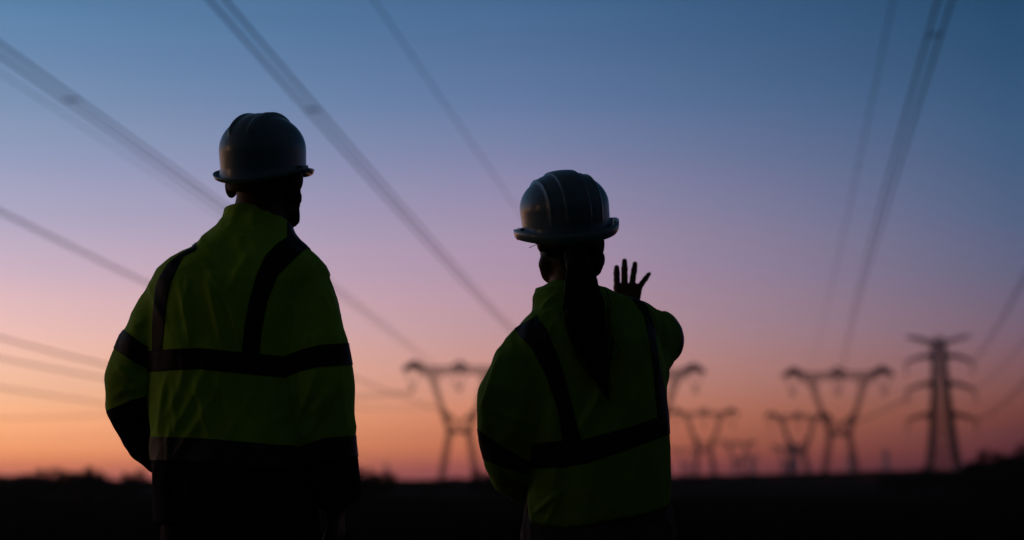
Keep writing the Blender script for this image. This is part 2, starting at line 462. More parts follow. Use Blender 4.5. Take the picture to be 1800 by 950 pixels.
# ------------------------------------------------------------------ jacket assembly
def pix_of(V):
    """face-on pixel coordinates at the wearer's own depth, used only to lay the tape pattern out on the cloth"""
    X = V[:, 0]; Z = V[:, 2]; dz = Z - CAM_H; cp, sp = math.cos(PITCH), math.sin(PITCH)
    Yd = np.minimum(V[:, 1], YP); f = Yd * cp + dz * sp; u = -Yd * sp + dz * cp
    return 900 + 2500 * X / f, 475 - 2500 * u / f
def PZ(px, py): return P(px, py, YP)
YP = 3.50
def poly(pts):
    xs, ys = zip(*pts); return lambda x: np.interp(x, xs, ys)
def polyv(pts):
    ys, xs = zip(*[(b, a) for a, b in pts]); return lambda y: np.interp(y, ys, xs)

def fold_noise(V, seed, amp=0.004):
    q = V * np.array([22, 22, 4.5]); q[:, 0] += 1.5 * np.sin(V[:, 2] * 9); a = vnoise(q, seed)
    b = vnoise(V * np.array([9, 9, 6]), seed + 5); c = vnoise(V * np.array([40, 40, 18]), seed + 9)
    ridge = 1 - np.abs(a) * 2
    return amp * (0.9 * ridge + 1.3 * b + 0.25 * c)

def make_jacket(person, v, regions, seed, folds, green_extra=None, smooth_it=3, amp=0.004):
    V, Q = v.mesh(); V = smooth_mesh(V, Q, smooth_it); T = tris(Q); n = vnormals(V, T)
    d = fold_noise(V, seed, amp)
    for fn in folds: d = d + fn(V)
    V = V + n * d[:, None]; V = smooth_mesh(V, Q, 1); n = vnormals(V, T)
    A = np.concatenate([V, n], 1)
    def cutout(funcs):
        a, t = A, T
        for fn in funcs:
            if len(t) == 0: break
            a, t = clip(a, t, fn(a[:, :3]))
        return a, t
    jacket = None
    res = {}
    for name, mt, parts, off in regions:
        mv = []; mf = []; k = 0
        for funcs in parts:
            a, t = cutout(funcs)
            if len(t) == 0: continue
            mv.append(a[:, :3] + a[:, 3:] / np.linalg.norm(a[:, 3:], axis=1)[:, None] * off); mf.append(t + k); k += len(a)
        if not mv: continue
        o = link_mesh(name, np.concatenate(mv), np.concatenate(mf), M[mt], person if jacket is None else jacket)
        if jacket is None: jacket = o
        w = o.modifiers.new('weld', 'WELD'); w.merge_threshold = 0.00005
        if off > 0:
            s = o.modifiers.new('thick', 'SOLIDIFY'); s.thickness = 0.003; s.offset = -1
    return jacket

# =================================================================== GROUND AND HORIZON
rng = np.random.default_rng(5)
xs = np.array([-4000, -1500, -600, -300, -150, -80, -40, -20, -8, 0, 8, 20, 40, 80, 150, 300, 600, 1500, 4000.])
ys = np.array([-400, -100, -30, -5, 0, 4, 10, 20, 40, 70, 110, 160, 240, 400, 700, 1200, 2500, 6000.])
gx, gy = np.meshgrid(xs, ys, indexing='ij'); gp = np.stack([gx.ravel(), gy.ravel(), np.zeros(gx.size)], 1)
rr = np.hypot(gp[:, 0], gp[:, 1]); gp[:, 2] = np.where(rr > 12, 0.12 * vnoise(gp * 0.02 + 3, 3), 0)
ny = len(ys); gf = [(i*ny + j, (i+1)*ny + j, (i+1)*ny + j + 1, i*ny + j + 1) for i in range(len(xs)-1) for j in range(ny-1)]
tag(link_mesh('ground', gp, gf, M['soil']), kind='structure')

# dry grass and low scrub covering the field (uncountable)
def blades(n, xr, yr, h, w, seed, hfun=None):
    g = np.random.default_rng(seed); y = yr[0] + (yr[1] - yr[0]) * g.random(n) ** 0.7
    x = (g.random(n) * 2 - 1) * (xr + 0.42 * y); hh = h * (0.5 + g.random(n))
    if hfun is not None: hh = hh * hfun(x, y)
    a = g.random(n) * math.tau; dx, dy = np.cos(a) * w * (0.6 + g.random(n)), np.sin(a) * w * (0.6 + g.random(n))
    lx, ly = (g.random(n) - .5) * hh * .5, (g.random(n) - .5) * hh * .5
    base = np.stack([x, y, np.full(n, -0.15)], 1)
    V = np.stack([base + np.stack([-dx, -dy, 0*dx], 1), base + np.stack([dx, dy, 0*dx], 1), base + np.stack([lx + dx*.3, ly + dy*.3, hh + .15], 1), base + np.stack([lx - dx*.3, ly - dy*.3, hh + .13], 1)], 1).reshape(-1, 3)
    return V, np.arange(4*n).reshape(-1, 4)
V, F = blades(26000, 3, (5.5, 60), 0.22, 0.012, 1)
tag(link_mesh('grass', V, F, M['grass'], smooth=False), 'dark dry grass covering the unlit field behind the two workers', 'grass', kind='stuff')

def horizon_h(px):
    return np.interp(px, [-300, 0, 60, 110, 150, 200, 260, 640, 700, 850, 1200, 1350, 1500, 1690, 1725, 1760, 1800, 2100], [6, 5, 5, -1, 4, -2, -2, -2, -3, 3, 6, 9, 14, 16, 29, 37, 42, 44])
def scrub(seed, n, y0, y1):
    g = np.random.default_rng(seed); y = y0 + (y1 - y0) * g.random(n); x = (g.random(n) * 2 - 1) * 0.5 * y
    px = 900 + 2500 * x / y * 1.01; top = CAM_H + horizon_h(px) / 2500 * y + 0.10 * vnoise(np.stack([x * .4, y * .2, x * 0], 1), 7) + .16 * vnoise(np.stack([x * 1.4, y * .6, x * 0], 1), 8)
    z = top * g.random(n) ** 0.5; s = 0.05 + 0.09 * g.random(n)
    c = np.stack([x, y, z], 1); u = g.normal(size=(n, 3)); u /= np.linalg.norm(u, axis=1)[:, None]; w = np.cross(u, g.normal(size=(n, 3))); w /= np.linalg.norm(w, axis=1)[:, None]
    s = s[:, None]; V = np.stack([c - u*s, c + w*s*.5, c + u*s, c - w*s*.5], 1).reshape(-1, 3)
    return V, np.arange(4*n).reshape(-1, 4)
V, F = scrub(3, 90000, 105, 140)
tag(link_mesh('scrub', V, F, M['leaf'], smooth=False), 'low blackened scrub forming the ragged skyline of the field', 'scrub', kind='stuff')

# bushes standing out against the glow
def bush_meshes(seed, lf=9000):
    g = np.random.default_rng(seed); cl = g.normal(size=(26, 3)) * [.5, .4, .26]; cl[:, 2] = np.clip(np.abs(cl[:, 2]) + .34, 0, .95); cl[:, 0] = np.clip(cl[:, 0], -1, 1)
    cr = .12 + .16 * g.random(26); k = g.integers(0, 26, lf); d = g.normal(size=(lf, 3)); d /= np.linalg.norm(d, axis=1)[:, None]
    c = cl[k] + d * (cr[k] * (0.5 + .6 * g.random(lf)))[:, None]; c[:, 2] = np.maximum(c[:, 2], 0.02)
    u = g.normal(size=(lf, 3)); u /= np.linalg.norm(u, axis=1)[:, None]; w = np.cross(u, g.normal(size=(lf, 3))); w /= np.linalg.norm(w, axis=1)[:, None]
    s = (.020 + .026 * g.random(lf))[:, None]; V = np.stack([c - u*s, c + w*s*.5, c + u*s, c - w*s*.5], 1).reshape(-1, 3)
    mb = MB()
    for q in cl[:14]:
        a = np.array([g.normal()*.05, g.normal()*.05, -.05]); m = (a + q) / 2 + g.normal(size=3) * .05; mb.tube([a, m, q], [.030, .018, .006], 6)
    return V, np.arange(4*lf).reshape(-1, 4), mb
protos = []
for sd in (11, 12, 13):
    V, F, mb = bush_meshes(sd); r = empty('bush'); link_mesh('foliage', V, F, M['leaf'], r, False); mb.build('stem', M['bark'], r); protos.append(r)
used = [False] * 3
bushes = [  # px, height in px above the eye line, distance, width factor, label
    (36, 15, 62, 1.5, 'wide low dark bush at the left edge of the skyline'),
    (70, 14, 70, 1.0, 'flat topped dark bush just right of the leftmost bush'),
    (140, 24, 66, 1.2, 'twin peaked dark bush midway between the left edge and the man'),
    (170, 24, 72, .6, 'narrow upright dark bush leaning on the twin peaked bush'),
    (222, 12, 64, 1.1, "rounded dark bush close to the man's left elbow"),
    (640, 24, 60, .9, "small peaked dark bush beside the man's right hip"),
    (770, 4, 80, 1.3, 'very low dark bush under the left lattice pylon'),
    (868, 12, 75, 1.2, "dark bush behind the woman's left sleeve"),
    (1728, 36, 62, 1.1, 'lowest of the dark bushes climbing at the right edge'),
    (1765, 46, 60, 1.4, 'middle one of the dark bushes climbing at the right edge'),
    (1806, 56, 64, 1.6, 'tallest dark bush cut off by the right edge of the photo'),
    (1600, 16, 85, 2.0, 'low dark bush left of the tall narrow pylon foot')]
for i, (px, hp, Y, wf, lab) in enumerate(bushes):
    k = i % 3; r = protos[k] if not used[k] else copy_tree(protos[k]); used[k] = True
    h = CAM_H + hp / 2500 * Y; x = P(px, 844, Y)[0]
    r.location = (x, Y, -0.05); r.rotation_euler = (0, 0, i * 1.3); sx = max(h * .8, 0.9) * wf; r.scale = (sx, sx, h / 0.98)
    tag(r, lab, 'bush', 'bushes along the dark skyline')

# =================================================================== PYLONS
def truss(mb, A, B, n, w, wb=None, taper_pow=1.0):
    """box truss from quad A to quad B (4 corners each) with X bracing on its four sides"""
    A = np.array(A, float); B = np.array(B, float); wb = wb or w * .6
    prev = A
    for i in range(n):
        t = (i + 1) / n; cur = A + (B - A) * t
        for q in range(4):
            mb.bar(prev[q], cur[q], w); r = (q + 1) % 4
            mb.bar(prev[q], cur[r], wb); mb.bar(prev[r], cur[q], wb); mb.bar(cur[q], cur[r], wb)
        prev = cur
def quad(x0, x1, y, z): return [(x0, -y, z), (x1, -y, z), (x1, y, z), (x0, y, z)]
def quadx(x, y, z0, z1): return [(x, -y, z0), (x, y, z0), (x, y, z1), (x, -y, z1)]
def insulator(mb, a, b):
    a = np.array(a, float); b = np.array(b, float); n = 14; mb.tube([a, b], .09, 6)
    for i in range(n):
        p = a + (b - a) * (i + .5) / n; d = (b - a) / np.linalg.norm(b - a) * .10; mb.tube([p - d, p + d], [.26, .16], 8)
def delta_pylon():
    r = empty('lattice_pylon')
    for s in (-1, 1):
        mb = MB()
        q0 = quad(*sorted((s*5.6, s*4.2)), 4.2, -0.3); q1 = quad(*sorted((s*3.2, s*1.9)), 2.0, 13.8)
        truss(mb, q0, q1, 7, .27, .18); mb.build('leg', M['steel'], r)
        mb = MB(); qm = quad(*sorted((s*5.3, s*4.2)), 1.6, 20.0); q2 = quad(*sorted((s*8.4, s*6.6)), 1.3, 29.0)
        truss(mb, q1, qm, 4, .27, .20); truss(mb, qm, q2, 5, .23, .15)
        # inner knee brace meeting over the waist
        for y in (-1.6, 1.6):
            mb.bar((s*4.3, y, 19.6), (0, y*.8, 16.0), .42); mb.bar((s*2.2, y, 13.8), (0, y*.8, 16.0), .34); mb.bar((s*3.2, y, 17.4), (s*1.0, y, 17.0), .24); mb.bar((s*3.6, y, 18.0), (s*2.0, y, 16.4), .24)
        for y in (-1.2, 1.2):
            mb.bar((s*6.6, y, 26.6), (s*4.4, y, 29.4), .28); mb.bar((s*7.6, y, 27.2), (s*10.2, y, 29.4), .28)
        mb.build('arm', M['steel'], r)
    mb = MB(); truss(mb, quadx(-3.2, 1.9, 13.3, 14.2), quadx(3.2, 1.9, 13.3, 14.2), 4, .22, .14); mb.build('waist_beam', M['steel'], r)
    mb = MB()
    truss(mb, quadx(-9, 1.0, 29.4, 30.9), quadx(9, 1.0, 29.4, 30.9), 12, .22, .13)
    for s in (-1, 1):
        truss(mb, quadx(s*9, 1.0, 29.4, 30.9), quadx(s*12.2, .9, 30.6, 32.6), 4, .34, .26)
        truss(mb, quadx(s*12.2, .9, 30.6, 32.6), quadx(s*15.2, .4, 29.8, 30.6), 4, .34, .26)
        for y in (-.8, .8): mb.bar((s*11.2, y, 30.2), (s*13.4, y, 32.2), .3); mb.bar((s*13.4, y, 30.2), (s*11.2, y, 32.2), .3)
    for y in (-1, 1):
        for q in (2.6, 1.5): mb.bar((-q, y, 30.9), (0, 0, 32.6), .30); mb.bar((q, y, 30.9), (0, 0, 32.6), .30)
        mb.bar((0, y, 30.0), (0, 0, 32.6), .34); mb.bar((-1.6, y, 29.6), (1.6, y, 30.9), .26); mb.bar((1.6, y, 29.6), (-1.6, y, 30.9), .26)
    mb.build('crossbeam', M['steel'], r)
    for x in (-12.6, 0, 12.6):
        mb = MB(); z = 30.0
        insulator(mb, (x - 2.0, 0, z), (x, 0, 24.9)); insulator(mb, (x + 2.0, 0, z), (x, 0, 24.9)); mb.bar((x - .7, 0, 24.8), (x + .7, 0, 24.8), .5, .5)
        mb.build('insulator', M['glass'], r)
    return r
def narrow_pylon():
    r = empty('lattice_pylon'); mb = MB()
    def hw(z): return np.interp(z, [0, 8, 18, 26, 38], [4.6, 3.4, 2.5, 1.9, 1.35])
    zs = [0, 4, 7.5, 10.5, 13.5, 16, 18.5, 21, 23.5, 26, 28.5, 31, 33.5, 36, 38]
    for a, b in zip(zs[:-1], zs[1:]):
        A = hw(a); B = hw(b); truss(mb, quad(-A, A, A, a - (.3 if a == 0 else 0)), quad(-B, B, B, b), 1, .42, .26)
    for q in range(4):
        sx, sy = ((-1, -1), (1, -1), (1, 1), (-1, 1))[q]
        for a, b in zip(zs[:-1], zs[1:]):  # doubled leg angles
            A, B = hw(a) - .45, hw(b) - .45; mb.bar((sx*A, sy*hw(a), a), (sx*B, sy*hw(b), b), .22); mb.bar((sx*hw(a), sy*hw(a), a), (sx*B, sy*hw(b), b), .16)
    for sx in (-1, 1):
        for sy in (-1, 1): mb.bar((sx*1.35, sy*1.35, 38), (0, 0, 39.6), .30)
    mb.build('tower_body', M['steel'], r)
    for z, x, up, w in ((36.6, 8.3, 1.9, 1.45), (33.4, 8.7, -1.9, 1.5), (26.0, 8.9, -2.1, 1.9), (17.6, 8.9, -1.6, 2.5)):
        for s in (-1, 1):
            mb = MB(); h0 = .9
            g = .7 if up > 0 else 1.1
            truss(mb, quadx(s*w, w*.8, z, z + 1.3), quadx(s*(x*.55), .7, z + .7 + up*.35, z + 1.5 + up*.4), 3, .26*g, .16*g)
            truss(mb, quadx(s*(x*.55), .7, z + .7 + up*.35, z + 1.5 + up*.4), quadx(s*x, .2, z + up + .6, z + up + 1.0), 3, .30*g, .22*g)
            mb.build('crossarm', M['steel'], r)
            if up < 0:
                mb = MB(); insulator(mb, (s*x, 0, z + up + .6), (s*x, 0, z + up - 2.6)); mb.build('insulator', M['glass'], r)
    return r
def place(o, px, py_top, h, dist_scale=1.0, rz=0.0, base_py=844):
    """stand a pylon of height h so that its top shows at the given height above the eye line"""
    d = direction(px, py_top); Y = (h * dist_scale - CAM_H) * d[1] / d[2]
    q = P(px, py_top, Y); o.location = (q[0], q[1], 0); o.rotation_euler = (0, 0, rz); o.scale = (dist_scale,) * 3
    return o
dp = delta_pylon(); np_ = narrow_pylon()
PY = {}
PYL = [('A', 'delta', 808, 640, 0.0, 'wide V armed lattice pylon standing between the man and the woman'),
       ('B', 'delta', 1141, 645, -.03, "wide V armed lattice pylon mostly hidden behind the woman's raised arm"),
       ('C', 'delta', 1472, 650, 0.0, 'wide V armed lattice pylon standing just left of the tall narrow pylon'),
       ('E', 'delta', 1237, 721, 0.05, "small far V armed lattice pylon just right of the woman's waist"),
       ('F', 'delta', 1402, 727, 0.10, 'small far V armed lattice pylon overlapping the left side of a nearer one'),
       ('G', 'delta', 1297, 776, 0.3, 'tiny distant pylon right of the small pylon by the woman'),
       ('H', 'delta', 1382, 784, 0.5, 'tiny distant pylon low under the left arm of the overlapped small pylon'),
       ('I', 'delta', 1205, 788, 0.1, "tiny distant pylon nearest to the woman's jacket"),
       ('K', 'delta', 1322, 800, 1.0, 'squat tiny pylon rightmost of the cluster beside the woman'),
       ('M', 'delta', 1396, 790, 0.9, 'tiny distant pylon between the legs of the overlapped small pylon'),
       ('N', 'narrow', 1494, 796, 0.6, 'tiny distant tower behind the right leg of the large right hand V armed pylon'),
       ('J', 'narrow', 1557, 790, 0.9, 'tiny distant tower between the two large right hand pylons'),
       ('L', 'narrow', 680, 812, 0.9, 'tiny distant tower low on the skyline left of the wide pylon'),
       ('D', 'narrow', 1649, 590, 0.15, 'tall narrow lattice pylon with stacked crossarms near the right edge')]
u1 = u2 = False
for key, kind, px, py, rz, lab in PYL:
    if kind == 'delta': o = copy_tree(dp) if u1 else dp; u1 = True; h = 31.8
    else: o = copy_tree(np_) if u2 else np_; u2 = True; h = 39.5
    place(o, px, py, h, 1.0, rz - math.atan((px - 900) / 2500)); PY[key] = o
    tag(o, lab, 'pylon', 'lattice pylons across the plain')

# =================================================================== POWER LINES
def attach(key, x, z):
    o = PY[key]; a = o.rotation_euler[2]; return np.array([o.location[0] + x * math.cos(a), o.location[1] + x * math.sin(a), z])
def cable(far, near, mids, hgt, label, sepn=0.45, r=0.030, twin=True, spacers=(), behind=60, sag=1.0):
    """far: world attachment point. near: photo point where the wire leaves the view, hgt: its height above the eye"""
    d = direction(*near); t = hgt / d[2]; Np = np.array([d[0] * t, d[1] * t, CAM_H + hgt])
    D = far[:2] - Np[:2]; Ld = np.linalg.norm(D); D /= Ld; S = [0, Ld]; Z = [Np[2], far[2]]; W = [30, 30]
    for m in mids:
        q = direction(*m)   # intersect the ray with the vertical plane of the wire
        Am = np.array([[q[0], -D[0]], [q[1], -D[1]]]); tt, s = np.linalg.solve(Am, Np[:2]); S.append(s); Z.append(CAM_H + q[2] * tt); W.append(1)
    S = np.array(S); Z = np.array(Z)
    if mids: cf = np.polyfit(S / Ld, Z, 2, w=W)
    else: cf = np.array([4 * sag, far[2] - Np[2] - 4 * sag, Np[2]])
    ss = np.concatenate([np.linspace(-behind, 60, 24), np.linspace(60, Ld, 46)[1:]])
    nrm = np.array([-D[1], D[0], 0])
    root = empty('power_line', (Np[0], Np[1], 0)); o0 = np.array(root.location)
    for sg in ((-1, 1) if twin else (0,)):
        pts = [np.array([Np[0] + D[0]*s, Np[1] + D[1]*s, np.polyval(cf, s / Ld)]) + nrm * sg * sepn / 2 - o0 for s in ss]
        mb = MB(); mb.tube(pts, r, 6); mb.build('conductor', M['wire'], root, True)
    for m in spacers:
        q = direction(*m); Am = np.array([[q[0], -D[0]], [q[1], -D[1]]]); tt, s = np.linalg.solve(Am, Np[:2])
        c = np.array([Np[0] + D[0]*s, Np[1] + D[1]*s, np.polyval(cf, s / Ld)]) - o0; t3 = np.array([D[0], D[1], 0])
        mb = MB(); mb.bar(c - nrm * sepn * .5, c + nrm * sepn * .5, .06, .06)
        for sg in (-1, 1): mb.bar(c + nrm*sg*sepn/2 - t3*.22, c + nrm*sg*sepn/2 + t3*.22, .085, .085)
        mb.build('spacer', M['wire'], root)
    tag(root, label, 'power line', 'power lines between the pylons')
    return root
CH = 24.6
cable(attach('A', 0, CH), (0, 88), [(125, 180), (250, 275), (390, 376), (590, 515), (700, 585)], 15, "thick power line from the left edge passing behind the man's neck", sepn=.62, r=.041, spacers=[(125, 180)])
cable(attach('A', -4.2, 19.2), (0, 372), [(120, 432), (250, 500), (620, 663), (700, 695), (740, 707)], 24, "power line entering mid left and passing behind the man's shoulder", sepn=.5, r=.055)
cable(attach('B', -12.6, CH), (382, 0), [(550, 195), (700, 375), (800, 480), (895, 570)], 14, 'thickest twin power line running from the top edge between the two workers', sepn=.46, r=.041, spacers=[(550, 197)])
cable(attach('B', -4, 31.3), (657, 0), [(740, 115), (820, 235), (895, 350)], 20, "thin faint wire falling from the top edge towards the woman's helmet", twin=False, r=.028)
cable(attach('C', 0, CH), (1661, 0), [(1610, 200), (1560, 390), (1510, 540), (1480, 630)], 15, 'twin power line dropping steeply from the top right onto the V armed pylon', sepn=.44, r=.042, spacers=[(1643, 75)])
cable(attach('C', -9, 31.3), (1570, 0), [(1535, 190), (1500, 350), (1460, 500), (1435, 610)], 19, 'single faint wire dropping just left of the steep twin line', twin=False, r=.027)
cable(attach('D', 8.7, 32.3), (1800, 490), [], 30, 'thick power line from the right edge to the upper arm of the narrow pylon', sepn=.5, r=.075, behind=110)
cable(attach('D', 8.9, 24.8), (1800, 600), [], 30, 'faint power line from the right edge to the middle arm of the narrow pylon', sepn=.4, r=.045, behind=200)
cable(attach('D', 8.9, 16.8), (1800, 675), [], 17, 'lowest power line from the right edge to the bottom arm of the narrow pylon', sepn=.9, r=.085, behind=300)
cable(attach('A', -12.6, CH), (0, 594), [(95, 618), (185, 642)], 22, 'highest of the four faint far lines at the left edge', r=.07, sepn=.6, behind=180)
cable(attach('A', -7, 20), (0, 630), [(95, 648), (185, 666)], 20, 'second from top of the four faint far lines at the left edge', r=.07, sepn=.6, behind=250)
cable(attach('L', -8.7, 32.3), (0, 682), [(90, 696), (185, 710)], 18, 'third from top of the four faint far lines at the left edge', r=.08, sepn=.8, behind=300)
cable(attach('A', -12.6, 24.0), (0, 736), [(90, 734), (190, 730)], 14, 'lowest and flattest of the faint far lines at the left edge', r=.095, sepn=.7, behind=250)
cable(attach('F', 12.6, CH), (1601, 697), [(1562, 719), (1530, 731)], 23, 'short faint sagging line between the two large right hand pylons', r=.11, sepn=.9, behind=2)
cable(attach('A', -9, 31.3), (0, 128), [(100, 186), (210, 268)], 17, "faint thin wire just under the thick line at the left edge", twin=False, r=.020)

# =================================================================== EVENING HAZE
def haze():
    x0, x1, y0, y1, z0, z1 = -900, 1300, -60, 2300, -1.5, 70
    V = [(x, y, z) for x in (x0, x1) for y in (y0, y1) for z in (z0, z1)]
    F = [(0, 1, 3, 2), (4, 6, 7, 5), (0, 4, 5, 1), (2, 3, 7, 6), (0, 2, 6, 4), (1, 5, 7, 3)]
    m = bpy.data.materials.new('evening_haze'); m.use_nodes = True; t = m.node_tree
    for n in list(t.nodes):
        if n.type != 'OUTPUT_MATERIAL': t.nodes.remove(n)
    o = [n for n in t.nodes][0]; v = t.nodes.new('ShaderNodeVolumePrincipled')
    v.inputs['Color'].default_value = (0.9, 0.9, 0.92, 1); v.inputs['Density'].default_value = HAZE; v.inputs['Anisotropy'].default_value = 0.6
    t.links.new(v.outputs[0], o.inputs['Volume'])
    ob = link_mesh('haze', V, F, m, smooth=False); tag(ob, 'thin evening haze over the plain', 'haze', kind='stuff')
haze()

# =================================================================== THE MAN
def px_r(r): return r * 3.5 / 2500      # a radius measured in photo pixels at the workers' distance
def pt(px, py, dy=0.0, r=0): 
    q = P(px, py, YP + dy); return (q[0], q[1], q[2], px_r(r))

def torso_prim(rows, pw=2.5):
    """rows: (py, left px, right px, half depth m, centre depth offset m)"""
    zs, cx, a, cy, b = [], [], [], [], []
    for py, l, r, hd, dc in rows:
        q0 = P(l, py, YP); q1 = P(r, py, YP); zs.append(q0[2]); cx.append((q0[0] + q1[0]) / 2); a.append((q1[0] - q0[0]) / 2); cy.append(YP + dc); b.append(hd)
    return loft(zs, cx, a, cy, b, pw)

def legs(v, xl, xr, zh, cy, r0, boots=False, r1=0.07):
    for x, s in ((xl, -1), (xr, 1)):
        chain(v, [(x, cy, zh, r0), (x + s*.012, cy + .01, .48, r0 * .74), (x + s*.02, cy - .01, .12, r1)], .03)
def man():
    # ---- jacket volume
    lo = P(170, 950, 3.5); hi = P(650, 350, 3.5)
    v = Vol(np.arange(-1.06, -0.34, .005), np.arange(3.26, 3.80, .005), np.arange(.80, 1.62, .005))
    T = torso_prim([(918, 276, 560, .148, .0), (880, 274, 556, .148, .0), (820, 272, 546, .146, .0), (740, 269, 538, .143, .0), (660, 268, 536, .143, .0),
                    (600, 268, 540, .146, .0), (560, 269, 548, .146, .0), (525, 271, 560, .142, .0), (500, 273, 572, .136, .0), (480, 280, 578, .128, .005), (465, 292, 570, .120, .008),
                    (450, 316, 555, .112, .012), (437, 338, 538, .104, .015), (422, 355, 522, .096, .018), (408, 370, 512, .088, .022), (398, 380, 508, .082, .026), (388, 386, 503, .078, .03)])
    put(v, T, .01)
    Lp = [pt(318, 497, .01, 40), pt(290, 548, .0, 47), pt(258, 610, .0, 50), pt(236, 668, .01, 52), pt(236, 708, .03, 50), pt(254, 758, .07, 41), pt(262, 776, .09, 37), pt(286, 800, .12, 34)]
    Rp = [pt(538, 500, -.015, 43), pt(548, 540, -.04, 48), pt(556, 610, -.062, 55), pt(560, 690, -.065, 58), pt(568, 760, -.05, 54), pt(577, 820, -.03, 49), pt(588, 872, -.01, 44)]
    fL = chain(v, Lp, .018); 
    e0, e1 = np.array(Rp[-2][:3]), np.array(Rp[-1][:3]); dd = (e1 - e0) / np.linalg.norm(e1 - e0)
    fR = chain(v, Rp, .010, end=(e1 + dd * .01, dd))
    # stand collar
    c0, c1, c2 = pt(448, 400, .03), pt(444, 384, .035), pt(441, 368, .04)
    zs = [c2[2] + .0, c1[2], c0[2], c0[2] - .03]
    put(v, loft(zs, [c2[0], c1[0], c0[0] , c0[0]], [px_r(44), px_r(51), px_r(60), px_r(66)], [3.54, 3.535, 3.53, 3.53], [.072, .078, .084, .088], 2.1), .012)
    zt = c2[2]
    v.cut(loft([zt + .05, zt, zt - .05], [c2[0]]*3, [px_r(38), px_r(39), px_r(36)], [3.545]*3, [.064, .065, .06], 2.1)[0], (-1, 3.3, zt - .05), (-.3, 3.8, zt + .05))
    fT = T[0]
    ev = lambda f: (lambda V: f(V[:, 0], V[:, 1], V[:, 2]))
    def evT(V): return T[0](V[:, 0], V[:, 1], V[:, 2].copy())
    eL = ev(fL); eR = ev(fR)
    inT = lambda V: np.minimum(eL(V), eR(V)) - evT(V)
    inL = lambda V: np.minimum(evT(V) - eL(V), 1)
    inR = lambda V: evT(V) - eR(V)
    def below(pts, side=1): g = poly(pts); return lambda V: (lambda a: side * (a[1] - g(a[0])) / 700)(pix_of(V))
    def right(pts, side=1): g = polyv(pts); return lambda V: (lambda a: side * (a[0] - g(a[1])) / 700)(pix_of(V))
    band_t = [(268, 617), (300, 614), (350, 612), (430, 620), (500, 627), (560, 627)]; band_b = [(x, y + 37) for x, y in band_t]
    hem_t = [(268, 768), (350, 770), (430, 777), (500, 783), (560, 783)]; hem_b = [(x, y + 42) for x, y in hem_t]
    rs_t = [(500, 627), (530, 615), (560, 607), (616, 603), (640, 603)]; rs_b = [(500, 664), (530, 652), (560, 645), (616, 642), (640, 642)]
    rh_t = [(505, 790), (530, 784), (570, 770), (625, 766)]; rh_b = [(505, 826), (570, 808), (625, 803)]
    ls_t = [(190, 560), (217, 580), (245, 601), (270, 617), (330, 650)]; ls_b = [(180, 590), (203, 615), (235, 636), (268, 652), (330, 680)]
    lb_t = [(180, 724), (200, 717), (230, 704), (268, 694), (330, 690)]
    # curved tape edges over the shoulders (photo x as a function of photo y)
    s1l = [(338, 436), (315, 448), (295, 464), (282, 485), (274, 504), (270, 540), (268, 575), (268, 620)]; s1r = [(345, 440), (322, 452), (313, 468), (301, 495), (293, 531), (288, 580), (284, 620)]
    s2l = [(505, 418), (488, 428), (465, 452), (450, 487), (438, 530), (429, 580), (425, 622)]; s2r = [(560, 425), (535, 440), (515, 458), (488, 485), (470, 530), (460, 580), (456, 622)]
    regs = [('jacket', 'hivis', [[inT, below(hem_b, -1)], [inL, below(lb_t, -1)], [inR, below(rh_b, -1)]], 0),
            ('dark_panel', 'navy', [[inT, below(hem_b)], [inL, below(lb_t)], [inR, below(rh_b)]], 0),
            ('reflective_band', 'tape', [[inT, below(band_t), below(band_b, -1)]], .0016),
            ('sleeve_band', 'tape', [[inL, below(ls_t), below(ls_b, -1)]], .0016),
            ('sleeve_band', 'tape', [[inR, below(rs_t), below(rs_b, -1)]], .0016),
            ('shoulder_band', 'tape', [[inT, right(s1l), right(s1r, -1), below(band_t, -1)]], .0016),
            ('shoulder_band', 'tape', [[inT, right(s2l), right(s2r, -1), below(band_t, -1)], [inR, right(s2l), right(s2r, -1), below([(400, 500), (600, 500)], -1)]], .0016),
            ('hem_band', 'tape2', [[inT, below(hem_t), below(hem_b, -1)]], .0016),
            ('hem_band', 'tape2', [[inR, below(rh_t), below(rh_b, -1)]], .0016)]
    def crease(x0, y0, x1, y1, w, amp):   # a soft drape fold running between two photo points on the back
        def f(V):
            X, Y_ = pix_of(V); d = np.array([x1 - x0, y1 - y0], float); l = np.hypot(*d); d /= l
            s = (X - x0)*d[0] + (Y_ - y0)*d[1]; t = (X - x0)*(-d[1]) + (Y_ - y0)*d[0]
            return amp * np.exp(-(t / w)**2) * np.clip(s / l * 4, 0, 1) * np.clip((1 - s / l) * 4, 0, 1) * (V[:, 1] < 3.5)
        return f
    folds = [crease(312, 490, 336, 612, 6, .006), crease(330, 480, 320, 560, 5, .004), crease(362, 480, 392, 612, 6, .006), crease(404, 530, 424, 612, 6, .004), crease(440, 440, 392, 520, 8, .005), crease(410, 470, 440, 600, 9, .003),
             crease(292, 655, 279, 775, 5, .006), crease(300, 660, 312, 770, 6, .004), crease(342, 655, 368, 775, 7, .006), crease(385, 660, 420, 778, 9, .004), crease(440, 665, 462, 780, 10, .003), crease(300, 730, 296, 830, 4, .004),
             crease(580, 680, 545, 735, 9, .006), crease(545, 560, 530, 620, 8, .004), crease(596, 650, 612, 770, 6, .004), crease(570, 520, 600, 600, 7, .003), crease(515, 620, 520, 780, 6, -.004),
             crease(200, 640, 238, 672, 6, .006), crease(190, 700, 262, 668, 8, .006), crease(230, 580, 262, 560, 7, .004), crease(255, 640, 215, 700, 6, -.004),
             crease(350, 471, 390, 473, 1.6, -.0035), crease(395, 408, 500, 412, 2.0, -.003), crease(490, 440, 520, 470, 5, .003), crease(508, 540, 520, 475, 3, -.004), crease(350, 430, 400, 460, 8, .003)]
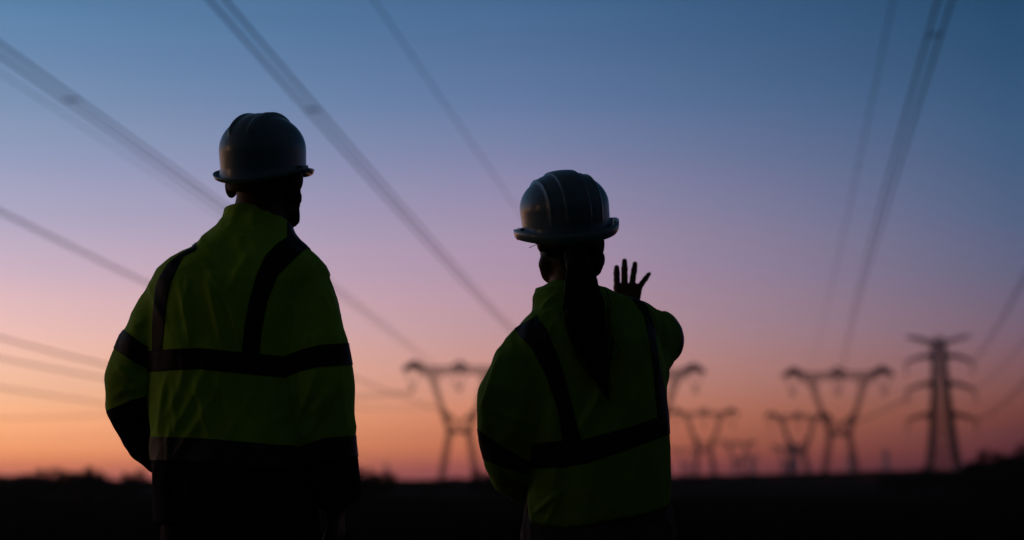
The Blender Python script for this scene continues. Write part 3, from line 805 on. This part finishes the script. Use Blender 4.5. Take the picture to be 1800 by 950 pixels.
    # ---- body
    R = yaw_pitch(math.radians(-24), math.radians(0)); hc = P(468, 312, 3.535)
    zs = axis([(-0.02, .82, .011), (.82, 1.48, .009), (1.48, 1.80, .0042)])
    b = Vol(axis([(-1.06, -.76, .009), (-.76, -.50, .0045), (-.50, -.34, .009)]), axis([(3.26, 3.40, .009), (3.40, 3.70, .0045), (3.70, 3.92, .009)]), zs)
    adds, w = head_prims(hc, R, 1.05, ear=.013)
    for p, k in adds: put(b, p, k)
    nb = P(452, 400, 3.54); put(b, capsule(w((0, -.02, -.03)), nb, .058, .062), .02); put(b, capsule(nb, nb - [0, 0, .06], .062, .08), .03)
    rows = [(905, 296, 546, .115, 0), (820, 292, 545, .12, 0), (740, 290, 540, .115, 0), (660, 288, 540, .115, 0), (600, 290, 545, .118, 0), (540, 297, 555, .11, 0), (500, 308, 560, .10, 0),
            (475, 325, 550, .09, .008), (450, 350, 535, .075, .014), (425, 385, 510, .062, .02)]
    put(b, torso_prim(rows), .02)
    chain(b, [(*p[:3], p[3] * .66) for p in Lp], .02)
    chain(b, [(*p[:3], p[3] * .66) for p in Rp], .02)
    put(b, capsule(Lp[-1][:3], np.array(Lp[-1][:3]) + [.03, .02, -.02], .026, .024), .01)
    hand(b, np.array(Lp[-1][:3]) + [.03, .02, -.02], (.5, .25, -.8), (1, -.2, .3), (0, 1, .2), L=.19, curl=.35)
    hand(b, e1 + dd * .01, (.04, .05, -1), (-1, .2, 0), (0, 1, 0), L=.19, curl=.3, spread=(-.05, 0, .04, .1))
    cx = (P(296, 900, 3.5)[0] + P(548, 900, 3.5)[0]) / 2
    legs(b, cx - .095, cx + .095, .84, 3.5, .082, r1=.045)
    for s in (-1, 1): put(b, capsule((cx + s*.115, 3.46, .05), (cx + s*.125, 3.62, .035), .040, .034), .02)
    V, Q = b.mesh(); V = smooth_mesh(V, Q, 1)
    person = link_mesh('person', V, Q, M['skin'])
    tag(person, 'taller bearded worker in green hi-vis jacket and hard hat, back turned, elbow out', 'person')
    jk = make_jacket(person, v, regs, 21, folds, amp=.0042)
    # ---- trousers
    t = Vol(np.arange(-.84, -.34, .008), np.arange(3.30, 3.72, .008), np.arange(.05, .95, .008))
    put(t, torso_prim([(900, 302, 552, .13, 0), (945, 308, 548, .13, 0), (965, 312, 545, .13, 0)]), .02)
    put(t, loft([.93, .86, .78], [cx]*3, [.172, .176, .165], [3.5]*3, [.125, .13, .125]), .02)
    legs(t, cx - .09, cx + .095, .80, 3.5, .098, r1=.075)
    V, Q = t.mesh(); V = smooth_mesh(V, Q, 2); n = vnormals(V, tris(Q)); V = V + n * (fold_noise(V, 50, .005))[:, None]
    link_mesh('trousers', V, Q, M['trouser'], person)
    boots(person, cx, .12)
    # ---- hair, beard
    hv = Vol(np.arange(hc[0] - .13, hc[0] + .13, .004), np.arange(hc[1] - .14, hc[1] + .15, .004), np.arange(hc[2] - .16, hc[2] + .10, .004))
    put(hv, ellipsoid(w((0, -.014, .028)), (.081, .100, .090), R), .01)
    put(hv, capsule(w((-.02, -.072, -.040)), w((.02, -.072, -.040)), .034, .034), .02)
    fcut = lambda x, y, z: -( ((x - hc[0]) * R[0, 1] + (y - hc[1]) * R[1, 1]) - .055)
    hv.cut(lambda x, y, z: -fcut(x, y, z), hv_lo(hv), hv_hi(hv))
    V, Q = hv.mesh(); V = smooth_mesh(V, Q, 1); link_mesh('hair', V, Q, M['hair'], person)
    bv = Vol(np.arange(hc[0] - .13, hc[0] + .15, .004), np.arange(hc[1] - .10, hc[1] + .15, .004), np.arange(hc[2] - .17, hc[2] + .06, .004))
    for s in (-1, 1):
        for a_, b_, r1, r2 in (((s*.066, .012, -.01), (s*.062, .022, -.050), .018, .020), ((s*.062, .022, -.050), (s*.032, .056, -.092), .020, .024), ((s*.032, .056, -.092), (0, .070, -.102), .024, .023)):
            put(bv, capsule(w(a_), w(b_), r1, r2), .012)
    put(bv, capsule(w((-.02, .090, -.048)), w((.02, .090, -.048)), .008, .008), .006)
    V, Q = bv.mesh(); V = smooth_mesh(V, Q, 1); n = vnormals(V, tris(Q)); V = V + n * (vnoise(V * 260, 4) * .0016)[:, None]
    link_mesh('beard', V, Q, M['hair'], person)
    # ---- helmet
    Rh = yaw_pitch(math.radians(-20), math.radians(13), math.radians(3))
    o, W = hard_hat(person, P(465, 296, 3.53), Rh, 'short', w=.1035, l=.124, h=.136)
    mb = MB(); mb.bar(P(405, 322, 3.50), P(410, 322, 3.50), .005, .006); mb.build('buckle', M['buckle'], o)
    return person
def hv_lo(v): return [a[0] for a in v.ax]
def hv_hi(v): return [a[-1] for a in v.ax]
def boots(person, cx, sp, y0=3.5):
    for s in (-1, 1):
        v = Vol(np.arange(cx + s*sp - .09, cx + s*sp + .09, .007), np.arange(y0 - .14, y0 + .28, .007), np.arange(-.01, .24, .007))
        put(v, capsule((cx + s*sp, y0, .07), (cx + s*sp, y0 - .01, .19), .055, .062), .02); put(v, capsule((cx + s*sp, y0 - .04, .05), (cx + s*sp*1.08, y0 + .19, .042), .052, .046), .03)
        v.cut(lambda x, y, z: (z - .006) + 0 * x + 0 * y, hv_lo(v), hv_hi(v))
        V, Q = v.mesh(); link_mesh('boot', V, Q, M['boot'], person)
man()

# =================================================================== THE WOMAN
def woman():
    v = Vol(np.arange(-.12, .47, .005), np.arange(3.26, 4.02, .005), np.arange(.80, 1.46, .005))
    T = torso_prim([(930, 930, 1172, .135, 0), (900, 929, 1176, .14, 0), (850, 930, 1178, .142, 0), (800, 926, 1174, .138, 0), (750, 920, 1173, .135, 0), (700, 914, 1170, .132, 0),
                    (660, 908, 1167, .13, 0), (630, 905, 1162, .128, 0), (605, 904, 1156, .125, 0), (585, 908, 1150, .118, .005), (570, 918, 1144, .11, .01), (555, 930, 1136, .10, .015), (545, 940, 1128, .096, .018),
                    (535, 944, 1120, .092, .02), (525, 946, 1106, .088, .022), (515, 946, 1084, .082, .025), (505, 945, 1068, .076, .03)])
    put(v, T, .01)
    Lp = [pt(932, 612, .0, 42), pt(914, 650, -.01, 50), pt(900, 700, -.02, 57), pt(899, 748, -.02, 59), pt(905, 797, .0, 55), pt(908, 825, .05, 49), pt(925, 848, .14, 38)]
    Rp = [pt(1116, 574, .02, 44), pt(1136, 590, .07, 46), pt(1155, 598, .14, 45), pt(1168, 588, .20, 36), pt(1164, 580, .24, 34), pt(1140, 575, .33, 31), pt(1112, 560, .42, 27)]
    fL = chain(v, Lp, .012)
    e0, e1 = np.array(Rp[-2][:3]), np.array(Rp[-1][:3]); dd = (e1 - e0) / np.linalg.norm(e1 - e0)
    Rq = [pt(1150, 600, .10, 47), pt(1146, 634, .06, 32), pt(1148, 655, .03, 22)]
    fRa = chain(v, Rp, .016, end=(e1, dd)); fRb = chain(v, Rq, .02)
    fR = lambda x, y, z: np.minimum(fRa(x, y, z), fRb(x, y, z))
    zc = P(1000, 496, 3.5)[2]; cxn = P(1002, 500, 3.5)[0]
    zs = [zc + .012, zc - .01, zc - .035, zc - .06, zc - .09]
    put(v, loft(zs, [P(1008, 500, 3.5)[0], P(1002, 500, 3.5)[0], P(1000, 500, 3.5)[0], P(1000, 500, 3.5)[0], P(1003, 500, 3.5)[0]], [px_r(40), px_r(57), px_r(64), px_r(63), px_r(62)], [3.56, 3.55, 3.54, 3.54, 3.54], [.065, .078, .085, .088, .09], 2.1), .012)
    v.cut(loft([zc + .06, zc + .01, zc - .05], [P(1006, 500, 3.5)[0]]*3, [px_r(37), px_r(38), px_r(32)], [3.56]*3, [.058, .06, .05], 2.1)[0], (-.1, 3.3, zc - .05), (.4, 3.8, zc + .05))
    # hem: rises towards her right side
    hp = P(990, 926, 3.5); 
    v.cut(lambda x, y, z: ((z + 0*y) - (hp[2] + 0.16 * np.maximum(x - hp[0], 0) ** 1.0 + .9 * np.maximum(x - hp[0] - .12, 0)**2 - 0.20 * np.minimum(x - hp[0], 0)*1.0)), (-.12, 3.2, .78), (.5, 3.75, 1.05))
    ev = lambda f: (lambda V: f(V[:, 0], V[:, 1], V[:, 2])); evT = lambda V: T[0](V[:, 0], V[:, 1], V[:, 2].copy()); eL = ev(fL); eR = ev(fR)
    inT = lambda V: np.minimum(eL(V), eR(V)) - evT(V)
    inL = lambda V: evT(V) - eL(V); inR = lambda V: evT(V) - eR(V)
    def below(pts, side=1): g = poly(pts); return lambda V: (lambda a: side * (a[1] - g(a[0])) / 700)(pix_of(V))
    def right(pts, side=1): g = polyv(pts); return lambda V: (lambda a: side * (a[0] - g(a[1])) / 700)(pix_of(V))
    band_t = [(900, 785), (985, 775), (1025, 773), (1100, 753), (1170, 729), (1190, 722)]; band_b = [(900, 826), (985, 822), (1030, 815), (1100, 792), (1172, 765), (1190, 758)]
    s1l = [(944, 540), (944, 556), (905, 578), (912, 590), (935, 612), (960, 660), (980, 720), (990, 780), (992, 822)]
    s1r = [(944, 545), (944, 558), (960, 578), (978, 620), (995, 670), (1010, 730), (1022, 775), (1025, 822)]
    s2l = [(1100, 515), (1112, 527), (1132, 555), (1145, 620), (1152, 690), (1156, 735)]; s2r = [(1118, 520), (1138, 540), (1150, 575), (1158, 640), (1170, 690), (1176, 735)]
    s1l.sort(key=lambda p: p[1]); s1r.sort(key=lambda p: p[1])
    ls_t = [(830, 745), (850, 764), (900, 795), (938, 816), (985, 770), (1000, 765)]; ls_b = [(830, 790), (851, 808), (880, 820), (920, 832), (940, 836), (1000, 835)]
    a3 = np.array(Rp[2][:3]); ax3 = np.array(Rp[2][:3]) - np.array(Rp[1][:3]); ax3 /= np.linalg.norm(ax3)
    def armband(V): return .026 - np.abs((V - (a3 + ax3 * .0)) @ ax3)
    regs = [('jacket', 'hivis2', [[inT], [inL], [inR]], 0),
            ('reflective_band', 'tape', [[inT, below(band_t), below(band_b, -1)]], .0016),
            ('shoulder_band', 'tape', [[inT, right(s1l), right(s1r, -1), below(band_t, -1)], [inL, right(s1l), right(s1r, -1), below([(880, 640), (1000, 640)], -1)]], .0016),
            ('shoulder_band', 'tape', [[inT, right(s2l), right(s2r, -1), below(band_t, -1)], [inR, right(s2l), right(s2r, -1), lambda V: 3.56 - V[:, 1]]], .0016),
            ('sleeve_band', 'tape', [[inL, below(ls_t), below(ls_b, -1)]], .0016),
            ('sleeve_band', 'tape', [[inR, armband]], .0016)]
    def crease(x0, y0, x1, y1, w, amp):
        def f(V):
            X, Y_ = pix_of(V); d = np.array([x1 - x0, y1 - y0], float); l = np.hypot(*d); d /= l
            s = (X - x0)*d[0] + (Y_ - y0)*d[1]; t = (X - x0)*(-d[1]) + (Y_ - y0)*d[0]
            return amp * np.exp(-(t / w)**2) * np.clip(s / l * 4, 0, 1) * np.clip((1 - s / l) * 4, 0, 1) * (V[:, 1] < 3.5)
        return f
    folds = [crease(884, 612, 846, 735, 5, .007), crease(935, 640, 905, 760, 8, .004), crease(950, 548, 972, 520, 4, .006), crease(985, 505, 960, 545, 5, .003), crease(940, 905, 990, 862, 5, .008), crease(932, 865, 942, 925, 4, .006), crease(985, 870, 960, 925, 5, .005),
             crease(1010, 840, 1100, 912, 9, .004), crease(1075, 860, 1110, 915, 7, .004), crease(850, 835, 886, 858, 4, .005), crease(1095, 600, 1110, 720, 9, .003), crease(860, 720, 930, 745, 7, .004), crease(1120, 560, 1150, 640, 5, .004),
             crease(952, 610, 985, 800, 4, .003), crease(975, 560, 960, 600, 3, .003), crease(1160, 560, 1180, 620, 4, .005), crease(1075, 540, 1120, 580, 6, .003), crease(960, 720, 975, 790, 6, .004)]
    # ---- body
    R = yaw_pitch(math.radians(26), math.radians(0)); hc = P(1000, 418, 3.535)
    hw_ = P(1106, 549, 3.95)
    b = Vol(axis([(-.12, -.03, .009), (-.03, .38, .0036), (.38, .48, .009)]), axis([(3.28, 3.42, .009), (3.42, 3.68, .0045), (3.68, 3.88, .007), (3.88, 4.10, .0035)]), axis([(-.02, .80, .012), (.80, 1.32, .009), (1.32, 1.64, .0036)]))
    adds, w = head_prims(hc, R, .98, ear=.004)
    for p, k in adds: put(b, p, k)
    nb = P(1008, 515, 3.55); put(b, capsule(w((0, -.02, -.03)), nb, .050, .052), .02); put(b, capsule(nb, nb - [0, 0, .05], .05, .065), .03)
    put(b, torso_prim([(905, 946, 1158, .11, 0), (850, 945, 1160, .115, 0), (750, 940, 1150, .105, 0), (660, 930, 1145, .10, 0), (610, 925, 1135, .095, 0), (580, 940, 1120, .08, .01), (550, 965, 1100, .065, .02), (530, 975, 1050, .05, .025)]), .02)
    chain(b, [(*p[:3], p[3] * .60) for p in Lp], .02)
    chain(b, [(*p[:3], p[3] * (.60 if i < 5 else .8)) for i, p in enumerate(Rp)], .02)
    lw = np.array(Lp[-1][:3]); put(b, capsule(lw, lw + [.04, .03, -.01], .022, .020), .01)
    hand(b, lw + [.04, .03, -.01], (.75, -.05, -.6), (.3, -.9, .3), (.3, .4, .9), L=.17, curl=.4, r=.0075)
    # raised right hand, back of the hand to the camera, fingers spread
    put(b, capsule(e1, hw_, .024, .023), .01)
    Yh = 3.95; s_ = Yh / 2500
    def H(px, py, dy=0): return P(px, py, Yh + dy)
    for px0, px1 in ((1095, 1085.5), (1101, 1098), (1107, 1110), (1113, 1121.5)):
        put(b, capsule(H(px0, 549), H(px1, 506), 9.0 * s_, 7.6 * s_), .010)
    fing = [[(1085, 506), (1084.2, 493), (1084, 481), (1084, 470.5)], [(1098, 504), (1098, 487), (1097.8, 473), (1097.8, 459)],
            [(1111, 505), (1112.5, 489), (1114.5, 476), (1116.3, 464)], [(1122, 509), (1128.5, 498.5), (1134.5, 490.5), (1141, 481.5)]]
    rad = [(5.9, 5.6, 5.7, 4.9, ), (6.0, 5.6, 5.7, 4.8), (5.9, 5.3, 5.4, 4.6), (5.4, 4.8, 4.7, 4.0)]
    for f, rr_ in zip(fing, rad):
        for i in range(3):
            put(b, capsule(H(*f[i], dy=.004 * i), H(*f[i+1], dy=.004 * (i+1) + .002 * i), rr_[i] * s_, rr_[i+1] * s_), .0035)
    put(b, capsule(H(1092, 541), H(1087, 527, .030), 8.5 * s_, 7 * s_), .010); put(b, capsule(H(1087, 527, .030), H(1086, 516, .052), 7 * s_, 6 * s_), .004); put(b, capsule(H(1086, 516, .052), H(1088, 508, .066), 6 * s_, 5 * s_), .004)
    cx = (P(946, 905, 3.5)[0] + P(1158, 905, 3.5)[0]) / 2
    legs(b, cx - .085, cx + .085, .84, 3.5, .080, r1=.042)
    for s in (-1, 1): put(b, capsule((cx + s*.105, 3.46, .05), (cx + s*.112, 3.60, .035), .036, .030), .02)
    V, Q = b.mesh(); V = smooth_mesh(V, Q, 1)
    person = link_mesh('person', V, Q, M['skin'])
    tag(person, 'woman with long dark ponytail, green hi-vis jacket and hard hat, raising her hand', 'person')
    make_jacket(person, v, regs, 77, folds, amp=.0042)
    t = Vol(np.arange(cx - .26, cx + .26, .008), np.arange(3.30, 3.72, .008), np.arange(.05, .95, .008))
    put(t, loft([.94, .88, .80, .74], [cx + .0]*4, [.162, .172, .176, .160], [3.5]*4, [.12, .125, .125, .12]), .02)
    legs(t, cx - .082, cx + .085, .80, 3.5, .095, r1=.07)
    V, Q = t.mesh(); V = smooth_mesh(V, Q, 2); n = vnormals(V, tris(Q)); V = V + n * (fold_noise(V, 60, .006) + .004 * vnoise(V * [60, 60, 45], 3))[:, None]
    link_mesh('trousers', V, Q, M['trouser2'], person)
    boots(person, cx, .11)
    # ---- hair with ponytail
    hv = Vol(np.arange(hc[0] - .14, hc[0] + .20, .004), np.arange(3.24, 3.72, .004), np.arange(hc[2] - .48, hc[2] + .10, .004))
    put(hv, ellipsoid(w((0, -.018, .028)), (.079, .098, .088), R), .01)
    for s in (-1, 1): put(hv, capsule(w((s*.074, -.012, -.01)), w((s*.070, -.026, -.045)), .018, .013), .012)
    put(hv, capsule(w((-.030, -.050, -.045)), w((.036, -.046, -.060)), .036, .036), .02); put(hv, capsule(w((-.020, -.055, -.075)), w((.030, -.050, -.085)), .026, .026), .02)
    pt_ = [(1012, 448, -.10, 20), (1018, 470, -.125, 22), (1022, 500, -.135, 28), (1027, 535, -.150, 34), (1032, 570, -.155, 31), (1040, 610, -.152, 24), (1050, 650, -.150, 12), (1062, 685, -.150, 6), (1072, 708, -.150, 2)]
    pts = [pt(a, b_, c + .0, r) for a, b_, c, r in pt_]
    chain(hv, pts, .02, n=(0, 1, 0), sq=1.7)
    V, Q = hv.mesh(); V = smooth_mesh(V, Q, 2); n = vnormals(V, tris(Q)); V = V + n * (.0022 * vnoise(V * [200, 200, 7], 6))[:, None]
    g = np.random.default_rng(9); mb = MB()
    for i in range(380):      # loose strands along the ponytail and at the nape
        u = g.normal() * .62; u = max(-1.35, min(1.35, u)); a0 = g.random() * .5 + (.28 if abs(u) > .9 else 0); ln = .35 + .65 * g.random(); st = []
        for q in np.linspace(a0, max(a0 + .12, min(a0 + ln, .60 + .40 * g.random() ** 1.6 * (1 - .3 * abs(u)))), 10):
            f = q * (len(pts) - 1); i0 = min(int(f), len(pts) - 2); fr = f - i0; p = np.array(pts[i0][:3]) * (1 - fr) + np.array(pts[i0+1][:3]) * fr; rd = pts[i0][3] * (1 - fr) + pts[i0+1][3] * fr
            rd = max(rd, .008) + .010 * max(0, q - .5); st.append(p + [u * rd + .004 * math.sin(q * 9 + i), -rd * .60 * math.sqrt(max(0.05, 1 - min(1, u*u))) - .003, 0])
        mb.tube(st, .0009, 4, False)
    lp = [(1066, 590), (1077, 598), (1085, 608), (1089, 622), (1084, 632), (1074, 633), (1064, 627)]
    mb.tube([P(a, c, 3.345) for a, c in lp], .0009, 4, False)
    for base, tip in (((1061, 420), (1055, 447)), ((1046, 462), (1056, 478)), ((1045, 455), (1049, 474)), ((1072, 680), (1090, 695)), ((1075, 650), (1088, 690)), ((1060, 690), (1078, 722)), ((948, 425), (930, 436))):
        m = ((base[0] + tip[0]) / 2 + 3, (base[1] + tip[1]) / 2); mb.tube([P(*base, 3.42), P(*m, 3.41), P(*tip, 3.41)], .0008, 4, False)
    k = len(V); V = np.concatenate([V, np.array(mb.V)]); Fl = Q.tolist() + [tuple(i + k for i in f) for f in mb.F]
    link_mesh('hair', V, Fl, M['hair'], person)
    Rh = yaw_pitch(math.radians(12), math.radians(13), math.radians(-9))
    hard_hat(person, P(994, 395, 3.53), Rh, 'ribbed', w=.111, l=.129, h=.130)
    return person
woman()
